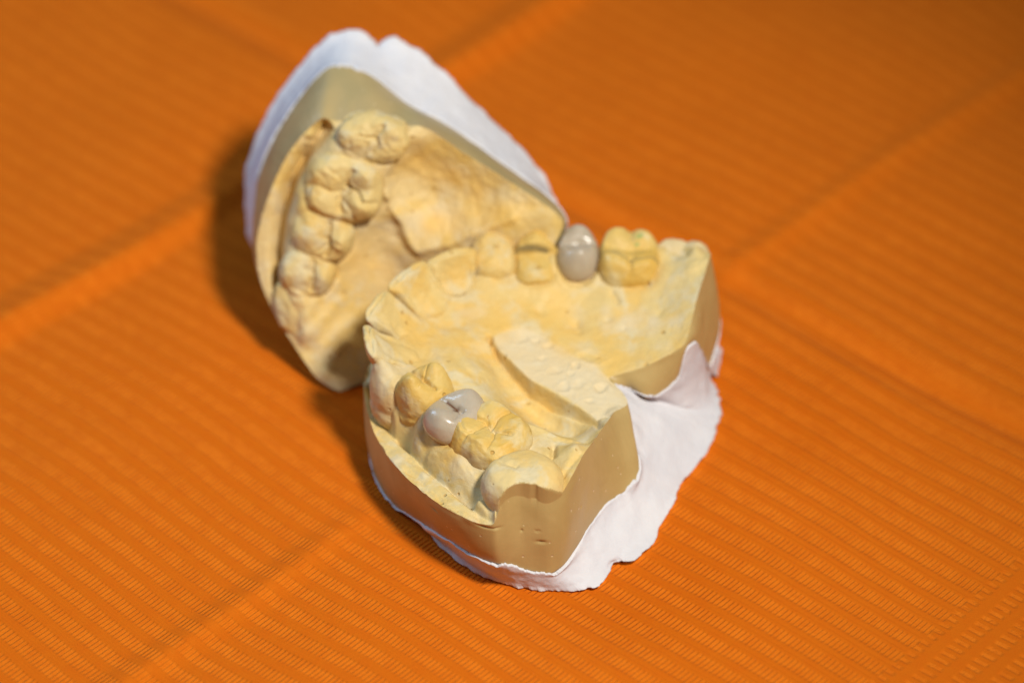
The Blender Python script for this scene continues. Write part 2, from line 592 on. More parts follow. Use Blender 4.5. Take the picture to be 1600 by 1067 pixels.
# ------------------------------------------------------------------ teeth
def tooth(cast, root, name, top, md_px, md, bl, base, mat, cusps=(), grooves=(), lean=(0, 0), sq=2.6, table=0.66,
          clip=None, seed=0, lump=0.12, step=None, fossa=0.6, neck=0.86, twist=0.0, pencil=None, green=None, collar=0.35,
          top_level=None, na=144, stain=None, bloom=0.0, fillet=0.0):
    """a crown: rounded outline bulging above a narrower neck, with cusps, fossa and grooves on the biting table.
    top = (px, py, h) sighted; md_px = arch direction on the photograph; cusps (u, v, height, spread); grooves (points, depth, width)"""
    fr = cast.fr
    c = fr.pt(top)
    q = fr.pt((top[0] + md_px[0], top[1] + md_px[1], top[2]))
    du = (q - c)[:2]; du /= np.linalg.norm(du)
    if twist:
        ct, st = math.cos(math.radians(twist)), math.sin(math.radians(twist))
        du = np.array((ct * du[0] - st * du[1], st * du[0] + ct * du[1]))
    dv = np.array((-du[1], du[0]))
    hgt = top[2] - base
    ang = np.linspace(0, 2 * np.pi, na, endpoint=False)
    ca, sa = np.cos(ang), np.sin(ang)
    sup = (np.abs(ca) ** sq + np.abs(sa) ** sq) ** (-1 / sq)
    prof = [(-0.15, neck - 0.04), (0.0, neck), (0.15, neck + .05), (0.32, 0.96), (0.5, 1.0), (0.66, 0.99), (0.8, max(0.94, table + .13)), (0.90, max(0.86, table + .09)), (0.97, max(0.77, table + .04)), (1.0, table)]
    pt_ = np.array([p[0] for p in prof]); pr_ = np.array([p[1] for p in prof])
    # resample the side profile smoothly
    lin = np.linspace(0, 1, 40)
    acc = np.concatenate([[0], np.cumsum(np.hypot(np.diff(pt_) * hgt, np.diff(pr_) * md / 2))]); acc /= acc[-1]
    T = np.interp(lin, acc, pt_); R = np.interp(lin, acc, pr_)
    k = np.array([1, 4, 6, 4, 1]) / 16.0
    T[2:-2] = np.convolve(T, k, 'valid'); R[2:-2] = np.convolve(R, k, 'valid')
    Rin = table * np.linspace(1, 0, 30)[1:-1]
    T = np.concatenate([T, np.ones(len(Rin))]); R = np.concatenate([R, Rin])
    U = R[:, None] * (sup * ca)[None]; Vv = R[:, None] * (sup * sa)[None]
    U = np.vstack([U.reshape(-1), ]).ravel(); Vv = Vv.ravel()
    Tt = np.repeat(T, na)
    U = np.append(U, 0.0); Vv = np.append(Vv, 0.0); Tt = np.append(Tt, 1.0)
    rr = np.sqrt(U ** 2 + Vv ** 2)
    field = np.full(len(U), 0.0)
    acc_ = np.zeros(len(U))
    for (u, v, hh, sp) in cusps:
        acc_ = np.maximum(acc_, 0) if False else acc_
        acc_ = acc_ + (hh * np.exp(-((U - u) ** 2 + (Vv - v) ** 2) / (2 * sp * sp))) ** 3
    field += np.cbrt(acc_)
    field -= fossa * np.exp(-(rr / 0.38) ** 2)
    pen_shade = np.zeros(len(U)); stn = np.zeros(len(U))
    UV = np.stack([U, Vv], 1)
    for (L, dep, wid) in grooves:
        d = seg_dist(UV, np.array(L, float))
        field -= dep * np.exp(-(d / wid) ** 2)
    w = sstep(Tt, 0.45, 1.0)
    h = base + Tt * hgt + field * w
    if step is not None:                                     # (v_edge, drop): one half of the crown ground down to a ledge
        ve, dr = step
        low = sstep(ve - Vv, -0.04, 0.06) if dr > 0 else sstep(Vv - ve, -0.04, 0.06)
        h -= abs(dr) * low * sstep(Tt, 0.25, 0.9)
    if pencil is not None:
        d = seg_dist(UV, np.array(pencil, float))
        pen_shade = 0.8 * np.exp(-(d / 0.026) ** 2) * sstep(Tt, 0.5, 0.8)
    if stain is not None:
        for (L, wid) in stain:
            stn = np.maximum(stn, np.exp(-(seg_dist(UV, np.array(L, float)) / wid) ** 2) * sstep(Tt, 0.8, 1.0))
    lx = lean[0] * np.clip(Tt, 0, 1); ly = lean[1] * np.clip(Tt, 0, 1)
    a = U * md / 2 + lx - lean[0]; b = Vv * bl / 2 + ly - lean[1]
    XY = c[:2] + a[:, None] * du + b[:, None] * dv
    P = np.concatenate([XY, h[:, None]], 1)
    P += lump * np.stack([fbm(P, 2.4, 3, seed + k_) for k_ in (1, 2, 3)], 1)
    if mat is not PORCELAIN:
        P += 0.032 * np.stack([fbm(P, 0.8, 2, seed + k_) for k_ in (5, 6, 7)], 1)
    cutface = None
    if clip is not None:                                      # the model trimmer took the outer side off
        P, cutmask = clip(P)
    rows = len(T)
    Fq = grid_faces(rows, na, True, 0)
    last = (rows - 1) * na
    tris = np.stack([last + np.arange(na), last + (np.arange(na) + 1) % na, np.full(na, rows * na)], 1)
    bot = np.vstack([P[:na].mean(0)])
    P = np.vstack([P, bot])
    tb = np.stack([(np.arange(na) + 1) % na, np.arange(na), np.full(na, len(P) - 1)], 1)
    faces = [tuple(f) for f in Fq] + [tuple(f) for f in tris] + [tuple(f) for f in tb]
    midx = None
    mats = [mat]
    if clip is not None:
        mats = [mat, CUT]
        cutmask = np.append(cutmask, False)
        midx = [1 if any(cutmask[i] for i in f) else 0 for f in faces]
    pen_shade = np.append(pen_shade, 0); stn = np.append(stn, 0)
    grn = np.zeros(len(P))
    if green is not None:
        for (u, v, r) in green:
            grn[:-1] = np.maximum(grn[:-1], np.exp(-(((U - u) / r) ** 2 + ((Vv - v) / (0.6 * r)) ** 2) ** 2) * 0.8)
    neckf = np.append(1 - sstep(Tt, 0.05, 0.75), 1.0)
    attrs = {'neck_tint': neckf, 'pencil': pen_shade, 'green_mark': grn, 'fissure_stain': stn, 'bloom': np.full(len(P), bloom)}
    # the gum: a low collar with a fine crevice round the neck
    if collar or fillet:
        cc = c[:2] - np.array(lean) @ np.stack([du, dv])

        def gum(X, hh, cc=cc, du=du, dv=dv):
            r = X - cc
            u = np.abs(r @ du) / (md / 2); v = np.abs(r @ dv) / (bl / 2)
            rho = (u ** sq + v ** sq) ** (1 / sq)
            hh = hh + fillet * np.exp(-np.maximum(rho - 0.85, 0) / 0.30) * (rho < 2.5)
            return hh + collar * np.exp(-((rho - 1.20) / 0.16) ** 2) - 0.9 * collar * np.exp(-((rho - 0.95) / 0.10) ** 2)
        cast.fields.append(gum)
    Wd = fr.world(P)
    if top_level is not None:
        loc = fr.world(P[:na].mean(0))
        o = mesh_obj(name, Wd, faces, mats, None, midx, loc=loc, attrs=attrs)
        for k_, v_ in top_level.items():
            o[k_] = v_
        return o
    return mesh_obj(name, Wd, faces, mats, root, midx, loc=fr.world(P[:na].mean(0)), attrs=attrs)


def front_tooth(cast, root, name, e1, e2, he, basep, mat, thick=6.0, edge=1.3, seed=0, rnd=2.6, basew=0.84, tip=0.0, low=4.0,
                concave=0.55, ridge=0.5, cing=0.8, bloom=0.0):
    """an incisor or canine: a wedge from a thick neck to a thin biting edge, hollow on the tongue side"""
    fr = cast.fr
    A1, A2 = fr.pt((*e1, he)), fr.pt((*e2, he))
    C = fr.pt(basep)
    du = (A2 - A1)[:2]; Wd_ = np.linalg.norm(du); du = du / Wd_
    mid = (A1 + A2)[:2] / 2
    dv = np.array((-du[1], du[0]))
    if (C[:2] - mid) @ dv > 0:
        dv = -dv                                              # dv points to the lip
    na, rows = 112, 46
    t = np.linspace(-low / (he - C[2]), 1, rows)
    hb = C[2]
    off_u = (C[:2] - mid) @ du
    l0 = (C[:2] - mid) @ dv
    lin = l0 * (1 - np.clip(t, 0, 1) ** concave) - edge / 2 * np.clip(t, 0, 1)
    lab = (min(l0 + thick, 1.6)) * (1 - np.clip(t, 0, 1)) + edge / 2 + 0.5 * np.sin(np.pi * np.clip(t, 0, 1))
    cu = off_u * (1 - np.clip(t, 0, 1) ** 0.9)
    hw = Wd_ / 2 * (basew + (1 - basew) * sstep(t, 0, 0.75))
    ang = np.linspace(0, 2 * np.pi, na, endpoint=False)
    ca, sa = np.cos(ang), np.sin(ang)
    sup = (np.abs(ca) ** rnd + np.abs(sa) ** rnd) ** (-1 / rnd)
    rings = []
    for k in range(rows):
        u = cu[k] + hw[k] * sup * ca
        cv, hv = (lin[k] + lab[k]) / 2, (lab[k] - lin[k]) / 2
        v = cv + hv * sup * sa
        tt = np.clip(t[k], 0, 1)
        ling = sa < 0
        x = sup * ca
        v = v - np.where(ling, ridge * np.exp(-((np.abs(x) - 0.78) / 0.16) ** 2) * np.sin(np.pi * tt) ** 0.8, 0)
        v = v - np.where(ling, cing * np.exp(-((tt - 0.22) / 0.14) ** 2) * np.exp(-(x / 0.55) ** 2), 0)
        hh = hb + t[k] * (he - hb) - tip * (np.abs(x) ** 2) * tt ** 2
        rings.append(np.stack([u, v, np.full(na, 0.0) + hh], 1))
    # rounded biting edge
    top = rings[-1]
    cen = top.mean(0)
    for f, dz in ((0.86, 0.30), (0.62, 0.46), (0.3, 0.52)):
        q = cen + (top - cen) * np.array((0.5 + 0.5 * f, f, 1)); q[:, 2] = top[:, 2] + dz
        rings.append(q)
    L = np.array(rings).reshape(-1, 3)
    L = np.vstack([L, rings[-1].mean(0)])
    XY = mid + L[:, 0:1] * du + L[:, 1:2] * dv
    P = np.concatenate([XY, L[:, 2:]], 1)
    P += 0.032 * np.stack([fbm(P, 0.8, 2, seed + k_) for k_ in (5, 6, 7)], 1)
    P += 0.22 * np.stack([fbm(P, 2.6, 3, seed + k_) for k_ in (1, 2, 3)], 1)
    R = len(rings)
    Fq = grid_faces(R, na, True, 0)
    last = (R - 1) * na
    tris = np.stack([last + np.arange(na), last + (np.arange(na) + 1) % na, np.full(na, R * na)], 1)
    return mesh_obj(name, fr.world(P), [tuple(f) for f in Fq] + [tuple(f) for f in tris], [mat], root,
                    loc=fr.world(P[:na].mean(0)), attrs={'bloom': np.full(len(P), bloom)})


# ================================================================== FRONT CAST (lower jaw)
W = lambda a, b, h: ('w', a, b, h)
FF = Frame((0, 0, 0), (1, 0, 0), (0, 1, 0), (0, 0, 1))
ST = [
    ((566, 610, 10), W(-22.6, -30, .4), W(-20, -29.5, .1)),
    ((580, 668, 10.5), W(-20.6, -36.3, .4), W(-18.2, -35, .1)),
    ((601, 707, 11), W(-18.6, -40.4, .5), W(-16.2, -38, .1)),
    ((632, 745, 12), (651, 814, 1.8), (656, 812, .1)),
    ((680, 785, 13), (695, 838, 4.8), (690, 857, .1)),
    ((730, 812, 14), (735, 866, 6), (740, 893, .1)),
    ((771, 823, 14.1), (774, 880, 6.5), (785, 912, .1)),
    ((776, 807, 15.6), (790, 882, 6), (805, 917, .1)),
    ((785, 780, 18.3), (806, 886, 5.2), (822, 921, .1)),
    ((806, 769, 18.4), (824, 891, 4.5), (840, 923, .1)),
    ((831, 774, 18.0), (845, 895, 4.0), (865, 924, .1)),
    ((855, 787, 16.8), (862, 897, 3.8), (890, 924, .1)),
    ((880, 770, 18), (885, 881, 4.5), (920, 921, .6)),
    ((898, 735, 19.5), (903, 850, 5.5), (942, 917, .8)),
    ((915, 705, 19.5), (920, 822, 6), (957, 874, .8)),
    ((930, 685, 18.5), (945, 790, 6.5), (988, 879, 1.2)),
    ((945, 664, 17), (975, 768, 6.5), (1015, 860, 1.2)),
    ((958, 645, 15.5), (998, 752, 6.5), (1035, 818, 1.2)),
    ((972, 637, 14.5), (1001, 722, 8), (1055, 775, 1.4)),
    ((983, 632, 14), (987, 690, 9.5), (1075, 745, 1.5)),
    ((975, 615, 14), (977, 650, 12), (1100, 715, 1.6)),
    ((957, 597, 14), (966, 612, 13), (1115, 685, 1.8)),
    ((950, 589, 14.2), (957, 603, 13.2), (1123, 660, 1.5)),
    ((970, 584, 14.5), (985, 606, 11.5), (1126, 650, 1.5)),
    ((990, 579, 15), (1005, 620, 11), (1127, 642, 1.5)),
    ((1012, 571, 15.8), (1022, 620, 10.5), (1127, 634, 1.5)),
    ((1035, 560, 16.5), (1045, 606, 10.8), (1125, 625, 1.5)),
    ((1055, 549, 17.3), (1062, 588, 11.8), (1121, 615, 1.5)),
    ((1072, 537, 18), (1068, 543, 17), (1116, 604, 1.5)),
    ((1080, 505, 19.5), (1087, 532, 16.5), (1112, 592, 1.5)),
    ((1088, 470, 21), (1099, 555, 11.5), (1111, 580, 1.2)),
    ((1097, 440, 22), (1108, 585, 4.5), W(33.3, -9, .1)),
    ((1106, 412, 22.5), (1116, 550, 7), W(34, -5, .1)),
    ((1111, 395, 23), W(34, -4, 8), W(34.3, -1, .1)),
    (W(31.5, 1.5, 18), W(32.5, 1, 7), W(32, 1.5, .1)),
    (W(26, 4.4, 13), W(27, 4, 5), W(26, 4, .1)),
    (W(15, 4.4, 12), W(15, 4, 5), W(15, 3.8, .1)),
    (W(5, 3.2, 11), W(5, 2.6, 5), W(5, 2.2, .1)),
    (W(-4, 0.6, 11), W(-4, 0, 5), W(-4, -.5, .1)),
    (W(-12, -4.6, 10.5), W(-12, -5, 5), W(-12, -5.4, .1)),
    (W(-19, -11.6, 10.5), W(-18.5, -13, 4.5), W(-18, -13.4, .1)),
    (W(-23.2, -18.7, 10), W(-22.5, -19.2, 2), W(-21.5, -19.6, .1)),
]
IN = [
    (578, 625, 9.2), (594, 660, 9.8), (618, 690, 10.5), (640, 709, 11.1), (660, 733, 11.7), (701, 766, 12.6), (737, 796, 13.3), (763, 816, 13.8),
    (600, 640, 12.8), (616, 665, 13.4), (643, 688, 14.0), (668, 713, 14.3), (708, 745, 14.8), (746, 778, 15.6),
    (606, 620, 15.4), (630, 640, 16.3), (655, 658, 16.7), (692, 680, 17.2), (726, 716, 16.6), (754, 762, 15.0), (776, 784, 16.6), (750, 780, 14.9), (757, 796, 15.2),
    (640, 612, 16.8), (690, 640, 16.4), (735, 665, 16.2), (790, 690, 16.6), (830, 735, 16.5),
    (700, 570, 16.8), (745, 605, 16.4), (790, 640, 16.4), (850, 672, 16.0), (895, 688, 16.2), (920, 692, 16.9),
    (768, 542, 14.9), (785, 557, 14.0), (815, 582, 13.5), (850, 611, 13.2), (890, 636, 13.1), (918, 657, 13.5),
    (772, 562, 13.7), (795, 588, 12.6), (825, 614, 11.8), (855, 638, 11.3), (885, 658, 11.5), (912, 673, 12.9),
    (760, 580, 15), (785, 603, 12.4), (810, 628, 11.3), (838, 650, 10.2), (870, 667, 10.1), (898, 681, 11.4),
    (690, 520, 16.3), (730, 520, 15.8), (700, 545, 16.5), (740, 545, 15.7), (760, 500, 15.8), (720, 485, 16.2), (800, 470, 16.3), (780, 500, 15.6),
    (672, 535, 16.4), (665, 560, 16.7), (698, 497, 16.5), (718, 467, 16.8), (778, 434, 17),
    W(-24, -19, 14.5), W(-24, -26, 13.5), W(-22.5, -31, 12.5), W(-19.5, -16, 17), W(-20, -23, 17), W(-18.5, -29.5, 17), W(-12, -9, 17.2), W(-4, -4, 17.6),
    (840, 445, 17.2), (905, 438, 17.3), (960, 454, 17.2), (1000, 446, 17.6), (1040, 424, 18.6),
    W(4, -1.5, 18.2), W(7.5, -1, 19), W(11, -.6, 18.2), W(14.5, -.3, 19), W(19, 0, 18.5), W(24.5, -1.5, 19), W(28, -3.0, 19.8), (1085, 392, 22.0), (1095, 408, 22.0),
    (850, 470, 16.0), (900, 476, 15.6), (860, 500, 15.0), (920, 510, 15.0), (900, 545, 14.6), (950, 490, 16.0), (1000, 480, 16.8), (1000, 530, 15.8), (950, 560, 14.5), (1050, 480, 18.6), (1060, 520, 18),
    (840, 520, 15), (985, 560, 15),
    W(10, 3, 14), W(20, 3.6, 14.5), W(0, 1, 14), W(-8, -3, 14.5), W(28, 2, 17),
]
front = Cast(FF, ST, IN, (-1.0, -21.0))
lower = thing('dental_cast', (5, -30, 0), 'yellow stone lower-jaw cast lying flat in front, teeth upward, carrying two grey crowns',
              'dental cast', 'pair of dental casts')

# flat ledge on the tongue side, with a sharp edge over the groove
plate = FF.pts([(766, 527, 15.2), (778, 547, 15), (800, 567, 14.7), (830, 594, 14.4), (870, 616, 14.3), (905, 638, 14.2), (934, 658, 14.2), (950, 662, 14.2), (985, 640, 14.2),
                (985, 612, 14.2), (950, 588, 14.2), (915, 566, 14.3), (880, 540, 14.5), (850, 520, 14.8), (820, 512, 15), (790, 515, 15.1)])


def ledge(X, h):
    sd = poly_sd(X, plate[:, :2])
    near = seg_dist(X, plate[:7, :2])
    flat = 14.3 + 0.9 * sstep(-X[:, 0], -4, 4)
    w = np.where(near < 1.5, sstep(sd, -0.15, 0.15), sstep(sd, -0.5, 0.6))
    w = w * sstep(np.linalg.norm(X - plate[0, :2], axis=1), 0.2, 3.5)
    return h * (1 - w) + flat * w


front.fields.append(ledge)
front.fields.append(stroke(FF, [(765, 530, 15.2), (778, 550, 15), (800, 571, 14.7), (830, 598, 14.4), (870, 620, 14.3), (905, 642, 14.2), (932, 662, 14.2), (938, 680, 15)], -1.0, 0.38))
front.fields.append(dot(FF, (765, 530, 15), -1.2, 0.45))
for px_, py_, dp_, r_ in ((838, 533, .3, .6), (856, 541, .35, .8), (848, 561, .2, .7), (899, 572, .4, .75), (868, 579, .22, .9), (882, 604, .35, .9), (893, 583, .2, .6), (939, 606, .42, 1.0), (921, 626, .2, .7), (905, 600, .2, .9), (815, 530, .3, 1.1)):
    front.fields.append(crater(FF, (px_, py_, 14.3), dp_, r_))
front.fields.append(crater(FF, (922, 556, 14.6), 0.45, 1.5))
for q in ((843, 483, .55, .9), (900, 497, .8, 1.0), (905, 507, .5, .8), (950, 497, .35, .7), (975, 510, .25, .5), (1030, 500, .25, .5)):
    front.fields.append(dot(FF, (q[0], q[1], 16), -q[2], q[3]))
front.fields += [
    shelf(FF, [(580, 605, 9.6), (588, 638, 10), (602, 660, 10.4), (622, 688, 10.9), (643, 706, 11.5), (664, 730, 12.1), (704, 762, 13.1), (740, 793, 13.7), (764, 812, 14), (777, 822, 14)],
          [(562, 605, 10), (571, 640, 10.3), (580, 668, 10.6), (601, 707, 11.2), (616, 727, 11.6), (632, 745, 12), (680, 785, 13), (730, 812, 13.9), (760, 823, 14.1), (780, 829, 14)], 1.1, 0.6),
    stroke(FF, [(676, 530, 17), (690, 560, 17), (715, 580, 17)], 0.45, 1.3),
    stroke(FF, [(700, 520, 17), (716, 545, 16.5), (735, 575, 16.5)], 0.35, 1.0),
    stroke(FF, [(690, 505, 17), (720, 500, 17)], -0.3, 1.0),
    stroke(FF, [(825, 505, 15.5), (850, 465, 16), (900, 470, 16), (950, 480, 16)], 0.35, 1.5),
    stroke(FF, [(865, 690, 18), (864, 708, 18.5)], -1.0, 0.5),
    dot(FF, (895, 710, 18), 1.4, 2.4),
    stroke(FF, [(880, 748, 18), (905, 715, 19)], -0.35, 0.5),
    stroke(FF, [(800, 648, 18.4), (850, 668, 17.7), (900, 688, 17.4)], 0.5, 0.8),
    stroke(FF, [(957, 452, 18), (965, 470, 17)], -0.6, 0.4),
    stroke(FF, [(1062, 385, 21), (1082, 405, 22)], -0.5, 0.8),
]


def stipple(X, h):
    """fine gum texture below the left-hand teeth"""
    q = np.stack([X[:, 0] * 0.8 + X[:, 1] * 0.6, (X[:, 1] * 0.8 - X[:, 0] * 0.6) * 0.25, X[:, 0] * 0], 1)
    m = sstep(-(X[:, 0] * 0.65 + X[:, 1] * 0.76), 38, 42)
    return h + 0.16 * m * fbm(q, 0.9, 2, 77)


front.fields.append(stipple)

# ---- left limb (near the camera)
E_poly = front.E


def trim(P):
    """push anything beyond the trimmed outline back onto the trimmed wall"""
    rel = P[:, :2] - front.centre
    ang = np.arctan2(rel[:, 1], rel[:, 0])
    ea = np.arctan2(E_poly[:, 1] - front.centre[1], E_poly[:, 0] - front.centre[0])
    er = np.linalg.norm(E_poly[:, :2] - front.centre, axis=1)
    o = np.argsort(ea)
    R = np.interp(ang, ea[o], er[o], period=2 * np.pi) + 0.10
    r = np.linalg.norm(rel, axis=1)
    m = r > R
    f = np.where(m, R / np.maximum(r, 1e-6), 1)
    Q = P.copy()
    Q[:, :2] = front.centre + rel * f[:, None]
    return Q, m


tooth(front, lower, 'premolar', (663, 595, 20.4), (55, 42), 8.0, 8.8, 14.2, DIE, cusps=((-.08, .56, 2.0, .34), (0.0, -.60, 2.4, .34)),
      grooves=(([(-.8, .05), (-.2, .0), (.6, .02)], .7, .07), ([(.05, .0), (.35, -.6)], .35, .06), ([(-.1, .05), (-.4, .5)], .25, .05)), fossa=0.5, seed=11, neck=.94, collar=0.15, fillet=.5, lump=.18, table=.62)
tooth(front, lower, 'molar', (767, 667, 20.0), (75, 48), 11.8, 11.4, 13.6, DIE,
      cusps=((-.52, -.50, .8, .34), (.12, -.58, .75, .34), (-.42, .55, 1.3, .34), (.45, .48, .9, .36), (.66, -.10, .5, .28)),
      grooves=(([(-.75, .08), (-.45, -.04), (-.2, .08), (.1, -.06), (.35, .04), (.65, .12)], .45, .05), ([(-.18, .02), (-.12, -.4), (-.24, -.95)], .40, .045), ([(0.02, .0), (-.06, .4), (.04, .9)], .35, .05),
               ([(.2, -.05), (.35, -.3), (.5, -.7)], .35, .045), ([(-.62, -.45), (-.35, -.68), (-.05, -.5)], .25, .05), ([(.3, .1), (.5, .3), (.8, .4)], .2, .05)),
      fossa=0.35, seed=23, neck=.96, lump=.19, collar=.1, fillet=.9, table=.74, sq=2.9)
tooth(front, lower, 'molar', (818, 738, 19.8), (75, 60), 12.4, 12.2, 12.4, RAW, cusps=((-.35, -.35, .8, .5), (.15, .35, 1.0, .5), (.35, -.3, .6, .4)),
      grooves=(([(-.85, -.10), (-.5, -.22), (-.2, -.08)], .35, .09),), fossa=0.0, seed=37, neck=.94, clip=trim, sq=2.3, table=.46, lump=.15, bloom=.12, collar=.15, fillet=.15)
tooth(front, lower, 'ceramic_crown', (711, 638, 20.4), (60, 42), 8.3, 10.3, 15.9, PORCELAIN, cusps=((0, -.60, 1.35, .46), (0, .60, 1.6, .44)),
      grooves=(([(-.75, 0), (.35, .02)], .5, .09), ([(0.3, 0), (.5, -.4)], .25, .07)), fossa=0.5, seed=5, lump=.05, collar=.35, neck=.80, sq=2.35,
      stain=(([(-.45, .02), (.1, .02)], .04), ([(.10, 0), (.18, -.12)], .09)),
      top_level={'label': 'pinkish grey ceramic crown between a premolar and a molar on the near side', 'category': 'dental crown', 'group': 'ceramic crowns on the front cast'})

# ---- right limb (far side)
tooth(front, lower, 'premolar', (837, 390, 21.2), (60, 0), 7.4, 8.8, 15.6, DIE, cusps=((0, .50, 1.7, .42),), fossa=0.1, seed=41, table=.72,
      step=(.10, 1.6), pencil=[(-.95, .12), (.5, .07)], lump=.18, sq=2.6, neck=.94, collar=.2, fillet=.5)  # the dark line paints the shadow along the ground step
tooth(front, lower, 'molar', (983, 391, 21.3), (60, 3), 10.3, 10.6, 15.4, DIE, cusps=((-.45, .6, 1.5, .34), (.42, .6, 1.4, .28), (-.5, -.5, .9, .36), (.45, -.5, .8, .34)),
      grooves=(([(-.6, .1), (.6, .1)], .3, .12), ([(.06, -.45), (.10, -1.1)], .35, .06), ([(.02, .5), (.02, 1.0)], .3, .10)), fossa=0.3, seed=53, table=.80, sq=3.0, neck=.95, collar=.15, fillet=.8,
      pencil=[(-.98, -.20), (-.5, -.34), (0, -.46), (.12, -.56), (.5, -.52), (1.0, -.34)], green=((.30, .46, .12), (.26, .24, .08)), lump=.18)
tooth(front, lower, 'molar', (1066, 406, 19.8), (60, 6), 11.0, 12.0, 14.6, RAW, cusps=((-.5, .45, 1.1, .35), (.35, .4, 1.1, .4), (0, -.5, .4, .5)), fossa=0.1, seed=61, table=.42, sq=2.3, lump=.34, collar=.0, clip=trim,
      neck=1.0, fillet=1.3, bloom=.55, grooves=(([(0, .9), (-.05, -.2), (.3, -.8)], .4, .14),))
tooth(front, lower, 'ceramic_crown', (903, 381, 21.8), (60, 0), 6.9, 9.2, 15.8, PORCELAIN, cusps=((0, .60, 1.5, .46), (0.05, -.55, 1.2, .42)),
      grooves=(([(-.7, .02), (.7, .04)], .5, .12),), fossa=0.5, seed=67, lump=.06, collar=.5, neck=.78, sq=2.35, table=.7,
      top_level={'label': 'pale grey ceramic crown between a premolar and a molar on the far side', 'category': 'dental crown', 'group': 'ceramic crowns on the front cast'})

# ---- front teeth
tooth(front, lower, 'canine', (770, 391, 20.6), (60, -4), 8.0, 8.6, 15.0, RAW, cusps=((-.05, .40, 2.0, .5),), fossa=0.0, seed=101, table=.42, sq=2.3, lump=.2, collar=.05, neck=.97, fillet=1.0)
front_tooth(front, lower, 'incisor', (667, 408), (745, 387), 22.6, (715, 470, 16.0), RAW, seed=111, basew=.97, concave=.78, edge=1.9, rnd=2.3, tip=.7, ridge=.85, cing=1.3)
front_tooth(front, lower, 'incisor', (607, 447), (668, 407), 23.4, (696, 498, 15.8), RAW, seed=121, basew=.97, concave=.78, edge=1.9, rnd=2.3, tip=.7, ridge=.85, cing=1.3)
front_tooth(front, lower, 'incisor', (572, 497), (606, 450), 23.4, (668, 533, 15.6), RAW, seed=131, basew=.97, concave=.78, edge=1.9, rnd=2.3, tip=.7, ridge=.85, cing=1.3)
front_tooth(front, lower, 'incisor', (582, 553), (574, 504), 23.2, (662, 564, 16.2), RAW, seed=141, basew=.97, concave=.78, edge=1.9, rnd=2.3, tip=.7, ridge=.85, cing=1.3)
tooth(front, lower, 'canine', (623, 587, 18.4), (42, 42), 9.6, 8.6, 11.6, RAW, bloom=.35, cusps=((-.34, -.50, 3.2, .36), (.3, -.30, 1.4, .4)), fossa=0.2, seed=151, table=.5, sq=2.2, lump=.14, collar=.05, neck=.97)

def front_bloom(V):
    X = V[:, :2]
    n = fbm(V, 6.0, 3, 3)
    a = 0.75 * sstep(0.7 * n + 1.1 * np.exp(-((V[:, 0] - 22) / 8) ** 2 - ((V[:, 1] + 13) / 5.5) ** 2), 0.35, 1.0)
    sd = poly_sd(X, plate[:, :2])
    return np.clip(a + 0.8 * sstep(sd + 0.3 * n, 0.0, 0.6), 0, 0.85)


front.bloom = front_bloom
och_lines = [(FF.pts(L)[:, :2], w_) for L, w_ in (([(830, 470, 16), (880, 480, 15.5), (890, 520, 15)], 3.2), ([(870, 525, 15), (930, 560, 14.6), (1000, 560, 15.5)], 2.2), ([(720, 540, 16), (770, 500, 16)], 3.5),
                                                  ([(700, 700, 15), (735, 725, 15.5)], 1.6), ([(955, 600, 12), (1050, 600, 11)], 2.0), ([(700, 535, 16.5), (640, 540, 17)], 1.5))]


def ochre_of(lines):
    def f(V):
        n = fbm(V, 4.0, 3, 41)
        a = np.zeros(len(V))
        for L, w_ in lines:
            a = np.maximum(a, np.exp(-(seg_dist(V[:, :2], L) / w_) ** 2))
        return np.clip(0.75 * a * (0.7 + 0.5 * n), 0, 0.75)
    return f


front.ochre = ochre_of(och_lines)
front.pits = [((846, 850, 10), .32, .8, .22), ((815, 831, 12), .25, .22, .2), ((840, 829, 12), .25, .4, .12), ((674, 797, 11), .2, .9, .16), ((905, 790, 12), .22, .2, .2), ((768, 812, 13.5), .3, 1.0, .2)]
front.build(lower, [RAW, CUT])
front.plaster(lower, floor=0.02, seed=3, flare=[1.4] * 13 + [1.3] * 6 + [1.05] * 13 + [1.4] * 10)

